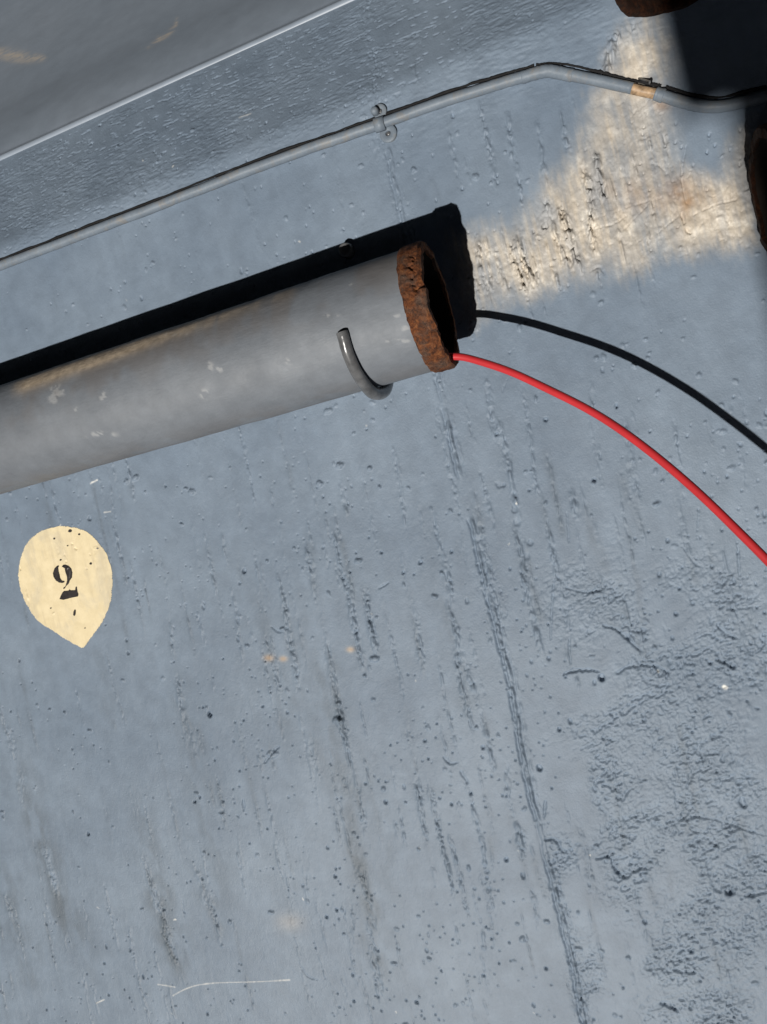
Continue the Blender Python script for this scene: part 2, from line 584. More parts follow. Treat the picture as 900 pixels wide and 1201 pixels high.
warp = (fbm(X, Z, 0.05, 0.05, 100, 3) - 0.5)
por = np.zeros(X.shape)
for (a_, b_, c_, d_, e_, s_) in [(770, 850, 55, 45, .4, 1), (730, 900, 36, 60, .3, 1), (860, 760, 60, 40, .5, .8), (745, 990, 50, 70, .2, .8), (740, 735, 30, 18, .6, .9),
                             (870, 1030, 60, 90, .3, .9), (800, 1130, 50, 40, 0, .9), (840, 1180, 70, 40, 0, .8), (830, 960, 90, 40, .3, .65),
                             (700, 700, 60, 60, .3, .45), (840, 690, 70, 50, .3, .55), (690, 1130, 25, 50, 0, .5), (660, 1010, 25, 40, .2, .7), (790, 800, 70, 30, .2, .6),
                             (810, 880, 110, 190, 0, .62), (850, 1080, 110, 160, 0, .62), (850, 900, 80, 60, .4, .6)]:
    por = np.maximum(por, s_ * blob(a_, b_, c_, d_, e_))
por = np.clip(por + warp * 0.9 * (por > 0.05), 0, 1)
pn = fbm(X * 0.94 + Z * 0.34, Z * 0.94 - X * 0.34, 0.0050, 0.0026, 101, 3)
pn2 = fbm(X * 0.9 + Z * 0.43, Z * 0.9 - X * 0.43, 0.030, 0.012, 102, 3)
edge_ = smooth(pn, 0.56 - 0.03 * por, 0.67) * (0.25 + 0.75 * smooth(fbm(X, Z, 0.03, 0.025, 104, 3), 0.36, 0.58))
hgt -= smooth(por, 0.22, 0.62) * (edge_ * 2.6 * MM + smooth(pn2, 0.55, 0.75) * 0.9 * MM)
speck = smooth(fbm(X, Z, 0.0024, 0.0018, 106, 2), 0.66, 0.74)
hgt -= smooth(por, 0.18, 0.6) * speck * 1.5 * MM * smooth(pn2, 0.42, 0.6)
hgt += smooth(por, 0.12, 0.5) * ((pn - 0.5) * 2.3 * MM + (fine_l - 0.5) * 0.7 * MM)
# slanting scrape marks on the right
sl = fbm(X * 0.55 - Z * 0.83, X * 0.83 + Z * 0.55, 0.004, 0.05, 103, 2)
hgt += smooth(PX, 700, 830) * smooth(PY, 620, 700) * (sl - 0.5) * 0.8 * MM


# --- cracks, gouges
def gouge(pts, wid, depth, lip=0.35):
    P = catmull(on_plane(pts), 10)
    for q in range(len(P) - 1):
        a, c = P[q], P[q + 1]
        t_ = q / max(1, len(P) - 2)
        w = wid * (0.35 + 0.65 * math.sin(math.pi * min(1, t_ * 0.9 + 0.1)))
        si, sj = window((a[0] + c[0]) / 2, (a[2] + c[2]) / 2, w * 3 + 0.004, w * 3 + 0.004)
        xx, zz = X[si, sj], Z[si, sj]
        if xx.size == 0:
            continue
        ex, ez = c[0] - a[0], c[2] - a[2]
        t = np.clip(((xx - a[0]) * ex + (zz - a[2]) * ez) / (ex * ex + ez * ez + 1e-12), 0, 1)
        d = np.hypot(xx - a[0] - ex * t, zz - a[2] - ez * t) + (lump[si, sj] - 0.5) * w * 1.1 + (fine_l[si, sj] - 0.5) * 0.0008
        gmap[si, sj] = np.maximum(gmap[si, sj], (smooth(w - d, 0, w * 0.5) * depth).astype(np.float32))


gmap = np.zeros(X.shape, np.float32)
for pts, w_, d_ in [
    ([(661, 792), (672, 787), (690, 786), (703, 788)], .0022, 2.6), ([(725, 790), (735, 783), (752, 780), (772, 783), (785, 791)], .0020, 2.2),
    ([(708, 734), (722, 738), (735, 748), (752, 764)], .0022, 2.4), ([(843, 735), (855, 745), (866, 749)], .002, 2), ([(668, 750), (668, 765), (670, 778)], .0011, 1.6),
    ([(842, 774), (850, 777), (858, 783)], .0026, 2.6), ([(870, 937), (874, 948)], .0035, 3.2), ([(700, 1008), (715, 1006), (722, 1020), (733, 1030), (742, 1024)], .0018, 2.2),
    ([(640, 985), (652, 986), (660, 1000)], .0024, 2.2), ([(775, 1178), (785, 1180), (796, 1188)], .0032, 2.6), ([(792, 1138), (805, 1142), (815, 1141)], .0026, 2.4),
    ([(810, 958), (840, 962), (870, 972), (898, 980)], .0012, 1.3), ([(874, 1052), (888, 1049), (900, 1047)], .0022, 2.2), ([(730, 940), (735, 930), (742, 925)], .0015, 1.6),
    ([(815, 900), (806, 925)], .0014, 1.5), ([(665, 690), (690, 695), (710, 690)], .0013, 1.4), ([(650, 680), (647, 720), (646, 750)], .0009, 1.2),
    ([(640, 940), (638, 960)], .0016, 1.5), ([(800, 640), (815, 660), (825, 665)], .0011, 1.2), ([(866, 640), (868, 680)], .0012, 1.4), ([(700, 870), (680, 880)], .001, 1.2),
    ([(820, 600), (818, 632)], .0007, 1), ([(665, 600), (668, 640)], .0007, 1), ([(595, 445), (588, 462)], .0005, .8),
    ([(805, 170), (800, 205), (806, 240)], .001, 1.6), ([(800, 250), (803, 262)], .0026, 3), ([(805, 268), (811, 273)], .0024, 3), ([(812, 252), (840, 240), (868, 233)], .0008, 1.2),
    ([(760, 282), (785, 262), (800, 250)], .0006, 1), ([(700, 255), (745, 240), (790, 228)], .0006, .9), ([(720, 280), (760, 240), (775, 215)], .0006, .9),
    ([(693, 318), (703, 313), (710, 322)], .0014, 1.4), ([(690, 270), (720, 262), (738, 250)], .0007, 1), ([(660, 282), (700, 270)], .0006, .8),
    ([(855, 425), (862, 418)], .0016, -1.2), ([(30, 540), (60, 548)], .0006, .7), ([(285, 938), (286, 950)], .0022, 2.0),
    ([(213, 1055), (216, 1075)], .0011, 1.2), ([(350, 1130), (360, 1145), (372, 1150)], .001, 1), ([(310, 895), (322, 880), (327, 876)], .002, 1.6),
    ([(318, 735), (327, 741), (338, 737)], .0016, 1.4), ([(445, 690), (456, 683)], .0016, 1.5), ([(540, 905), (548, 918)], .002, 1.6), ([(520, 888), (528, 896), (538, 894)], .0014, 1.6),
]:
    gouge(pts, w_, d_ * MM)
hgt -= gmap * (0.75 + 0.5 * lump)


# --- pinholes and blisters
def pit(x, z, rad, depth, el=1.0):
    si, sj = window(x, z, rad * 2.2, rad * 2.2 * el)
    xx, zz = X[si, sj], Z[si, sj]
    if xx.size == 0:
        return
    d = np.hypot((xx - x) / rad, (zz - z) / (rad * el)) + (fine_l[si, sj] - 0.5) * 0.9
    hgt[si, sj] -= (smooth(1.25 - d, 0, 0.6) * depth).astype(np.float32)


def blister(x, z, rad, h, el=1.0, ang=0.0):
    si, sj = window(x, z, rad * 2.5 * max(1, el), rad * 2.5 * max(1, el))
    xx, zz = X[si, sj] - x, Z[si, sj] - z
    if xx.size == 0:
        return
    c_, s_ = math.cos(ang), math.sin(ang)
    xx = xx + (lump[si, sj] - 0.5) * rad * 0.9
    zz = zz + (fine_l[si, sj] - 0.5) * rad * 0.9
    d2 = ((xx * c_ + zz * s_) / (rad * el)) ** 2 + ((-xx * s_ + zz * c_) / rad) ** 2
    hgt[si, sj] += (np.sqrt(np.clip(1 - d2, 0, 1)) * h).astype(np.float32)


dens = fbm(X[::8, ::8], Z[::8, ::8], 0.09, 0.09, 200, 3)


def density(x, z):
    i = min(max(int((x - X0) / STEP / 8), 0), dens.shape[0] - 1)
    j = min(max(int((z - ZE) / STEP / 8), 0), dens.shape[1] - 1)
    return dens[i, j]


made = 0
while made < 1350:
    px, py = rng.uniform(-10, 910), rng.uniform(120, 1210)
    q = on_plane([(px, py)])[0]
    if rng.random() > ((density(q[0], q[2]) - 0.36) * 3.2):
        continue
    big = rng.random()
    if py < 560 and rng.random() < 0.5:
        continue
    rad = rng.uniform(.00055, .0009) if big < .9 else rng.uniform(.0010, .0017)
    pit(q[0], q[2], rad, rng.uniform(1.4, 3.2) * MM, rng.uniform(.6, 2.0))
    made += 1
for k in range(300):
    px, py = rng.uniform(-10, 910), rng.uniform(130, 1210)
    q = on_plane([(px, py)])[0]
    blister(q[0], q[2], rng.uniform(.0009, .0026), rng.uniform(.9, 2.0) * MM, rng.uniform(1, 1.8), rng.uniform(0, 3.14))
for (px, py, rad, h, el) in [(148, 565, .0045, 1.6, 1.2), (159, 560, .0046, 1.8, 1.6), (170, 577, .0022, 1.5, 1), (225, 577, .0048, 1.7, 1.3), (218, 573, .003, 1.6, 1.2), (375, 567, .005, 1.8, 1.2),
                             (399, 546, .0052, 2, 1), (434, 549, .0036, 2, 1), (445, 571, .0028, 1.8, 1), (415, 508, .0022, 1.4, 1), (332, 738, .0045, 1.8, 1.4), (421, 658, .004, 2.0, 1.6),
                             (385, 482, .004, 1.3, 1.8), (440, 773, .005, 2, 1.5), (428, 793, .003, 1.8, 1.2), (398, 825, .005, 2.0, 1.2), (395, 845, .006, 2.2, 1.3), (313, 658, .003, 1.5, 1),
                             (58, 832, .0026, 1.6, 1.1), (76, 836, .0026, 1.6, 1), (105, 857, .003, 1.4, 1.4), (290, 758, .004, 1.4, 1), (485, 199, .004, 1.6, 1), (558, 208, .0048, 1.6, 1),
                             (576, 215, .0022, 1.6, 1), (593, 178, .0024, 1.5, 1), (510, 700, .0035, 1.8, 1.3), (518, 672, .003, 1.8, 1), (455, 160, .003, 1, 1), (320, 885, .006, 1.4, 1.8),
                             (640, 590, .003, 1.2, 1), (745, 428, .004, 1.3, 1.2), (700, 420, .003, 1.2, 1), (820, 440, .003, 1.2, 1), (760, 420, .0025, 1.3, 1), (240, 1000, .003, 1.2, 1.3)]:
    q = on_plane([(px, py)])[0]
    blister(q[0], q[2], rad * 0.72, h * 1.5 * MM, el, rng.uniform(-.3, .3))
for (px, py, rad, dep) in [(246, 838, .0036, 5), (706, 795, .0034, 5), (234, 935, .0020, 3), (103, 979, .0026, 3.5), (286, 670, .0026, 3.5), (639, 264, .0034, 4), (697, 563, .0022, 3.5),
                           (640, 492, .0022, 3.4), (583, 509, .0018, 3), (621, 575, .0016, 3), (656, 856, .0024, 3), (633, 901, .0028, 3.5), (594, 1009, .0026, 3), (452, 941, .0024, 3),
                           (447, 648, .0018, 3), (493, 660, .0026, 3), (105, 608, .003, 2.5), (148, 751, .0022, 2.6), (150, 766, .0022, 2.6), (281, 684, .0018, 2.5), (600, 287, .0022, 3),
                           (393, 1028, .002, 3), (383, 1076, .0018, 3), (489, 1176, .0020, 3), (415, 1175, .0016, 3), (757, 1082, .0026, 3), (855, 1047, .0034, 4), (793, 720, .0018, 3),
                           (591, 569, .0022, 2), (604, 597, .0038, 1.4), (606, 613, .004, 1.2), (622, 637, .0028, 1.6), (618, 653, .0032, 1.2), (585, 569, .0036, 1.2), (860, 783, .0022, 3.5), (833, 778, .002, 3)]:
    q = on_plane([(px, py)])[0]
    pit(q[0], q[2], rad * 0.85, dep * MM, 1.15)
# pinholes in the rough band
for k in range(420):
    x = rng.uniform(-0.05, 0.75)
    z = rng.uniform(ZE + .01, Z1)
    pit(x, z, rng.uniform(.0005, .001), rng.uniform(.8, 1.8) * MM, rng.uniform(.6, 1.2))

# --- sun glint painted in cream over cracked paint, round the cut in the pipe
GLINT = [(756, -6), (742, 20), (722, 70), (708, 112), (692, 140), (676, 180), (654, 212), (634, 240), (598, 262), (560, 272), (540, 285), (535, 345), (556, 362), (600, 352),
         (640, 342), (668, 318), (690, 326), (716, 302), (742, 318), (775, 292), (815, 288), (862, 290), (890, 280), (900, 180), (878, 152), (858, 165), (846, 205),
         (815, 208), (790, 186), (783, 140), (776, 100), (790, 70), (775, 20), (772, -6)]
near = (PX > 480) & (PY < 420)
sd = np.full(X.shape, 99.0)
sd[near] = poly_sd(PX[near], PY[near], GLINT)
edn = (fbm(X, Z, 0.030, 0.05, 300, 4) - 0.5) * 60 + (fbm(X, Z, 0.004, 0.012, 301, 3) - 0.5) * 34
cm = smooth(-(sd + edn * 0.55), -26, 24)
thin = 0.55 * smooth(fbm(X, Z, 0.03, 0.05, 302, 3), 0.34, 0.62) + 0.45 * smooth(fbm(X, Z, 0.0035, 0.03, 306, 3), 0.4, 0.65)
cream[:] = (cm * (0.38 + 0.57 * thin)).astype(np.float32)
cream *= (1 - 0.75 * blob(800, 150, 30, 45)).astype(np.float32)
ck = fbm(X * 0.8 + Z * 0.6, Z * 0.8 - X * 0.6, 0.012, 0.007, 303, 3)
right_ = smooth(PX, 680, 800)
hgt += (cm * ((ck - 0.5) * 2.0 * MM * (0.3 + 0.9 * right_) + (fine_l - 0.5) * 1.3 * MM)).astype(np.float32)
ridge = np.abs(fbm(X, Z, 0.02, 0.02, 304, 3) - 0.5)
hgt -= (cm * (0.25 + 0.75 * right_) * smooth(0.009 - ridge, 0, 0.007) * 1.3 * MM).astype(np.float32)
rust[:] = np.clip(0.5 * blob(803, 240, 12, 26) + 0.25 * blob(815, 225, 34, 18) + 0.55 * blob(776, 122, 10, 7) + 0.35 * blob(760, 230, 50, 20), 0, 1) * np.clip(fbm(X, Z, 0.01, 0.012, 305, 3) * 1.6 - 0.2, 0, 1) * (Z > Z1)
for (px, py, r_) in [(315, 772, 5), (332, 773, 4), (411, 762, 4), (340, 1082, 14)]:
    rust = np.maximum(rust, (0.45 if r_ < 9 else 0.05) * blob(px, py, r_, r_ * 0.6)).astype(np.float32)
    cream = np.maximum(cream, (0.7 if r_ < 9 else 0.2) * blob(px, py, r_ * 1.1, r_ * 0.8)).astype(np.float32)


# --- white scratches
def scratch(pts, wid, amt):
    P = catmull(on_plane(pts), 12)
    for q in range(len(P) - 1):
        a, c = P[q], P[q + 1]
        si, sj = window((a[0] + c[0]) / 2, (a[2] + c[2]) / 2, wid * 3 + .004, wid * 3 + .004)
        xx, zz = X[si, sj], Z[si, sj]
        if xx.size == 0:
            continue
        ex, ez = c[0] - a[0], c[2] - a[2]
        t = np.clip(((xx - a[0]) * ex + (zz - a[2]) * ez) / (ex * ex + ez * ez + 1e-12), 0, 1)
        d = np.hypot(xx - a[0] - ex * t, zz - a[2] - ez * t)
        v = smooth(wid * 1.6 - d, 0, wid) * amt * (0.3 + 0.9 * lump[si, sj])
        white[si, sj] = np.maximum(white[si, sj], v.astype(np.float32))


scratch([(203, 1168), (218, 1160), (235, 1155), (262, 1153), (300, 1152), (340, 1150)], .0006, .5)
scratch([(185, 1155), (205, 1158)], .0006, .5)
scratch([(113, 1177), (122, 1173)], .0007, .6)
scratch([(106, 567), (114, 563)], .0008, .8)
scratch([(122, 601), (130, 600)], .0006, .6)
scratch([(270, 128), (284, 124)], .0008, .4)
for k in range(26):
    px, py = rng.uniform(0, 900), rng.uniform(160, 1200)
    scratch([(px, py), (px + rng.uniform(-2, 2), py + rng.uniform(-2, 2)), (px + 1, py + 1)], .00045, rng.uniform(.3, .8))
scratch([(850, 806), (851, 807), (852, 807)], .0016, 1)
scratch([(30, 300), (32, 302), (33, 302)], .001, .7)

# fade the relief out at the edge of the fine sheet
ed = np.minimum(np.minimum(X - X0, X1 - X), np.minimum(Z - ZE, ZT - Z))
hgt *= smooth(ed, 0.0, 0.012).astype(np.float32)
YW = (BY - hgt).astype(np.float32)


def wall_y(x, z):
    i = np.clip((np.asarray(x) - X0) / STEP, 0, len(xs) - 2)
    j = np.clip((np.asarray(z) - ZE) / STEP, 0, len(zs) - 2)
    i0, j0 = i.astype(int), j.astype(int)
    a, c = i - i0, j - j0
    return (YW[i0, j0] * (1 - a) * (1 - c) + YW[i0 + 1, j0] * a * (1 - c) + YW[i0, j0 + 1] * (1 - a) * c + YW[i0 + 1, j0 + 1] * a * c)


wall = empty('wall', 'blue-grey painted concrete wall, streaked, pitted and rough, behind the rusty cut pipe', 'wall', (0.3, D, H))
WL = np.array([0.3, D, H])
# fine sheet: drop cells far outside the picture, coarse surround takes over there
nx, nz = X.shape
idx = np.arange(nx * nz).reshape(nx, nz)
inside = (PX > -70) & (PX < 970) & (PY > -70) & (PY < 1270)
# work in 40-cell tiles so that the border is made of straight runs
TL = 40
ti, tj = (nx - 1) // TL, (nz - 1) // TL
keep = np.zeros((ti, tj), bool)
for a_ in range(ti):
    for b_ in range(tj):
        keep[a_, b_] = inside[a_ * TL:a_ * TL + TL + 1, b_ * TL:b_ * TL + TL + 1].any()
cells = np.kron(keep, np.ones((TL, TL), bool))
ci, cj = np.nonzero(cells)
quads = np.stack([idx[ci, cj], idx[ci + 1, cj], idx[ci + 1, cj + 1], idx[ci, cj + 1]], 1)
# coarse tiles (their corners use the undisplaced-ish grid vertices, so they meet the fine sheet)
ca, cb = np.nonzero(~keep)
qc = np.stack([idx[ca * TL, cb * TL], idx[(ca + 1) * TL, cb * TL], idx[(ca + 1) * TL, (cb + 1) * TL], idx[ca * TL, (cb + 1) * TL]], 1)
quads = np.vstack([quads, qc])
used = np.zeros(nx * nz, bool)
used[quads.ravel()] = True
remap = np.cumsum(used) - 1
V = np.stack([X.ravel()[used] - WL[0], YW.ravel()[used] - WL[1], Z.ravel()[used] + H - WL[2]], 1)
quads = remap[quads]
face = mesh_object('wall_face', V, quads, M_WALL, wall)
att = face.data.attributes.new('wear_tint', 'FLOAT_COLOR', 'POINT')
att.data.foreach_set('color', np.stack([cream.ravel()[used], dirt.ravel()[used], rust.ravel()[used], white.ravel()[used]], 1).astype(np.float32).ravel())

# the plain remainder of the wall, round the fine sheet
xe0, xe1 = X0 + 0.0, X0 + ti * TL * STEP
zt = ZE + tj * TL * STEP
ybk = D + 0.42
yE = float(base_y(np.array(ZE)))
prof = [(ZE, yE), (Z1 - 0.04, float(base_y(np.array(Z1 - 0.04)))), (Z1 - 0.01, float(base_y(np.array(Z1 - 0.01)))), (Z1, D), (zt, D)]
V, Fc = [], []


def strip(xa, xb, pr):
    n0 = len(V)
    for z, y in pr:
        V.append((xa, y, z))
        V.append((xb, y, z))
    for k in range(len(pr) - 1):
        Fc.append((n0 + 2 * k, n0 + 2 * k + 1, n0 + 2 * k + 3, n0 + 2 * k + 2))


strip(-4.0, xe0, prof)
strip(xe1, 5.0, prof)
strip(-4.0, 5.0, [(zt, D), (2.6, D), (2.6, ybk)])
V = np.array(V) + UP - WL
mesh_object('wall_surround', V, Fc, M_WALL, wall, smooth_shade=False)

# smooth moulding with its bead, running on down to the ground
pr = []
br = 0.0048
for a_ in np.linspace(75, -65, 15):              # bead, from its top round to its underside
    t_ = math.radians(a_)
    pr.append((ZE - 0.003 + br * math.sin(t_), yE + 0.0035 - br * math.cos(t_)))
z0, y0 = pr[-1]
for k in range(1, 141):                            # hollow, turning in under
    s_ = k / 140 * 0.75
    ang = math.radians(27 + 10 * math.sin(min(1, s_ / 0.2) * math.pi / 2))
    pr.append((z0 - s_ * math.cos(ang) * 0.9, y0 + s_ * math.sin(ang) * 0.9))
pr.append((-H, pr[-1][1]))
V, Fc = [], []
xm = np.linspace(-4, 5, 3)
xm = np.concatenate([[-4.0], np.linspace(-0.3, 1.1, 520), [5.0]])
pa = np.array(pr)
MX, MZ = np.meshgrid(xm, pa[:, 0], indexing='ij')
MY = pa[:, 1][None, :] + 0.0022 * (fbm(MX, MZ, 0.16, 0.09, 401, 3) - 0.5)
V = np.stack([MX, MY, MZ], -1).reshape(-1, 3)
npz = len(pr)
for i in range(len(xm) - 1):
    for q in range(npz - 1):
        Fc.append((i * npz + q, i * npz + q + 1, (i + 1) * npz + q + 1, (i + 1) * npz + q))
mld = mesh_object('moulding', V + UP - WL, Fc, M_SMOOTH, wall)
mld['label'] = 'smooth dark grey painted moulding with a bright rounded bead'


# pale warm streaks coloured onto the moulding
mpx, mpy = project(V)
mw = np.zeros(len(V))


def pale_mark(pts, wid, amt, seed):
    P = catmull(pts, 8)
    d = np.full(len(V), 1e9)
    tt = np.zeros(len(V))
    for k in range(len(P) - 1):
        a, c = P[k], P[k + 1]
        e = c - a
        t_ = np.clip(((mpx - a[0]) * e[0] + (mpy - a[1]) * e[1]) / (e @ e), 0, 1)
        dd = np.hypot(mpx - a[0] - e[0] * t_, mpy - a[1] - e[1] * t_)
        tt = np.where(dd < d, (k + t_) / (len(P) - 1), tt)
        d = np.minimum(d, dd)
    w = wid * (0.4 + 0.6 * np.sin(np.pi * np.clip(tt, 0.05, 0.95)))
    grain = fbm(V[:, 0], V[:, 2], 0.012, 0.003, seed, 3)
    return amt * np.exp(-(d / w) ** 2) * smooth(grain, 0.25, 0.6) * smooth(1 - tt, 0, 0.12)


mw = np.maximum(mw, pale_mark([(-30, 56), (0, 61), (30, 67), (58, 68)], 6.0, 0.9, 420))
mw = np.maximum(mw, pale_mark([(-30, 63), (0, 67), (25, 71), (40, 72)], 4.0, 0.6, 421))
mw = np.maximum(mw, pale_mark([(172, 57), (183, 49), (195, 41), (205, 31), (209, 18)], 2.6, 0.9, 422))
mw = np.maximum(mw, pale_mark([(184, 45), (187, 44), (190, 43)], 2.5, 1.0, 423))
mw = mw * (mpy < 150)
at = mld.data.attributes.new('wear_tint', 'FLOAT_COLOR', 'POINT')
at.data.foreach_set('color', np.stack([mw, mw * 0, mw * 0, mw * 0 + 1], 1).astype(np.float32).ravel())

# ------------------------------------------------------------------ painted marker with its stencilled figure
def mat_marker():
    m, nt, bs = new_mat('cream_marker_paint')
    nb = NB(nt)
    col = nb.ramp(nb.noise(60, 5, 0.6), [(0.3, c4(0.66, 0.555, 0.35)), (0.7, c4(0.77, 0.66, 0.435))])
    col = nb.mix(nb.ramp(nb.noise(28, 6, 0.7, (1, 1, 0.5), 0.5), [(0.5, c4(0, 0, 0)), (0.72, c4(0.6, 0.6, 0.6))]), col, c4(0.44, 0.41, 0.34))
    col = nb.mix(nb.ramp(nb.noise(90, 4, 0.65, (1, 1, 0.12)), [(0.52, c4(0, 0, 0)), (0.75, c4(0.5, 0.5, 0.5))]), col, c4(0.48, 0.40, 0.27))
    spots = nb.ramp(nb.noise(330, 3, 0.6), [(0.69, c4(0, 0, 0)), (0.76, c4(0.75, 0.75, 0.75))])
    col = nb.mix(spots, col, c4(0.22, 0.19, 0.14))
    nb.link(col, bs.inputs['Base Color'])
    bs.inputs['Roughness'].default_value = 0.5
    bs.inputs['Specular IOR Level'].default_value = 0.3
    nb.link(nb.bump(nb.noise(400, 3, 0.6), 0.3, 0.0005), bs.inputs['Normal'])
    return m


M_CREAM = mat_marker()
M_BLACK = mat_plain('black_stencil_paint', (0.028, 0.024, 0.024), 0.42, 0.4, 0.5, 200)


def draped(outline_px, lift, step=0.0009, rag=0.0, seed=0):
    """sheet of paint that follows the wall's relief inside an outline"""
    P = on_plane(outline_px)
    pol = P[:, [0, 2]]
    x0, z0_ = pol.min(0) - 0.002
    x1, z1_ = pol.max(0) + 0.002
    gx = np.arange(x0, x1, step)
    gz = np.arange(z0_, z1_, step)
    GX, GZ = np.meshgrid(gx, gz, indexing='ij')
    s = poly_sd(GX, GZ, pol)
    if rag:
        s = s + (fbm(GX, GZ, 0.006, 0.006, seed, 3) - 0.5) * rag
    ins = s < step * 0.3
    # pull border vertices onto the outline
    gxs, gzs = np.gradient(s, step)
    bd = (s > -step * 0.7) & (s < step * 0.3)
    GX = np.where(bd, GX - s * gxs, GX)
    GZ = np.where(bd, GZ - s * gzs, GZ)
    GY = wall_y(GX, GZ) - lift
    cid = np.arange(GX.size).reshape(GX.shape)
    cell = ins[:-1, :-1] & ins[1:, :-1] & ins[1:, 1:] & ins[:-1, 1:]
    a, c = np.nonzero(cell)
    q = np.stack([cid[a, c], cid[a + 1, c], cid[a + 1, c + 1], cid[a, c + 1]], 1)
    us = np.zeros(GX.size, bool)
    us[q.ravel()] = True
    rm = np.cumsum(us) - 1
    return np.stack([GX.ravel(), GY.ravel(), GZ.ravel()], 1)[us], rm[q]


def z5(pts):
    return [(x / 3.0, 590 + y / 3.0) for x, y in pts]


drop = z5([(290, 510), (303, 500), (320, 474), (352, 430), (385, 360), (396, 290), (392, 235), (375, 180), (340, 130), (300, 98), (250, 84), (200, 83), (150, 97), (110, 125),
           (80, 170), (68, 220), (66, 265), (75, 310), (95, 360), (125, 405), (170, 440), (230, 478), (270, 502)])
drop = [tuple(p) for p in catmull(drop + [drop[0]], 5)[:-1]]
v_, q_ = draped(drop, 0.00035, rag=0.0022, seed=500)
marker = mesh_object('painted_marker', v_ + UP - WL, q_, M_CREAM, wall)
marker['label'] = 'cream teardrop painted on the wall with a black stencilled 2'


def zn(pts):
    return [(50 + x / 14.13, 650 + y / 14.13) for x, y in pts]


glyphs = [
    [(285, 182), (240, 195), (200, 240), (177, 315), (190, 380), (225, 435), (270, 468), (330, 478), (365, 465), (365, 445), (325, 440), (298, 400), (285, 340), (270, 290), (265, 230)],
    [(325, 205), (340, 180), (385, 172), (440, 195), (480, 240), (500, 310), (492, 390), (458, 440), (440, 490), (400, 525), (375, 570), (345, 575), (348, 555), (380, 535), (395, 490), (412, 440), (410, 370), (385, 300), (372, 230), (350, 222)],
    [(280, 745), (305, 690), (330, 635), (355, 612), (430, 605), (445, 580), (465, 600), (545, 598), (552, 540), (572, 540), (582, 630), (600, 665), (592, 700), (500, 718), (420, 738), (350, 755)],
    [(510, 1000), (515, 950), (535, 915), (552, 930), (550, 985), (540, 1020), (522, 1022)],
]
for gpx in glyphs:
    v_, q_ = draped(zn(gpx), 0.0009, step=0.00045, rag=0.0004, seed=501)
    mesh_object('numeral', v_ + UP - WL, q_, M_BLACK, marker)
for k, (x_, y_, r_) in enumerate([(248, 98, 7), (193, 125, 4), (320, 213, 5), (215, 200, 4), (280, 110, 4), (345, 160, 3), (240, 150, 3), (180, 370, 3), (300, 440, 3)]):
    th = np.linspace(0, 2 * np.pi, 9)[:-1]
    v_, q_ = draped(z5([(x_ + r_ * math.cos(t), y_ + r_ * 0.8 * math.sin(t)) for t in th]), 0.0009, step=0.00045, rag=0.0006, seed=510 + k)
    if len(q_):
        mesh_object('paint_speck', v_ + UP - WL, q_, M_BLACK, marker)

# ------------------------------------------------------------------ cut pipe
RP = 0.055
YP, ZP, XP = 0.6806, -0.1617, 0.1206


def pipe_shell(xa, xb, R0, n_x, n_t, amp, seed, wear_px=None):
    t = np.linspace(0, 2 * np.pi, n_t, endpoint=False)
    xx = np.linspace(xa, xb, n_x)
    XX, TT = np.meshgrid(xx, t, indexing='ij')
    cy, cz = np.cos(TT), np.sin(TT)
    nz_ = (fbm(XX, cy * 0.055 + 7 + 0 * cz, 0.05, 0.03, seed, 3) + fbm(XX + 3, cz * 0.055 + 9, 0.05, 0.03, seed + 9, 3) - 1.0)
    RR = R0 + amp * nz_
    V = np.stack([XX, RR * cy, RR * cz], -1).reshape(-1, 3)
    id_ = np.arange(n_x * n_t).reshape(n_x, n_t)
    nxt = np.roll(id_, -1, axis=1)
    q = np.stack([id_[:-1].ravel(), id_[1:].ravel(), nxt[1:].ravel(), nxt[:-1].ravel()], 1)
    return V, q


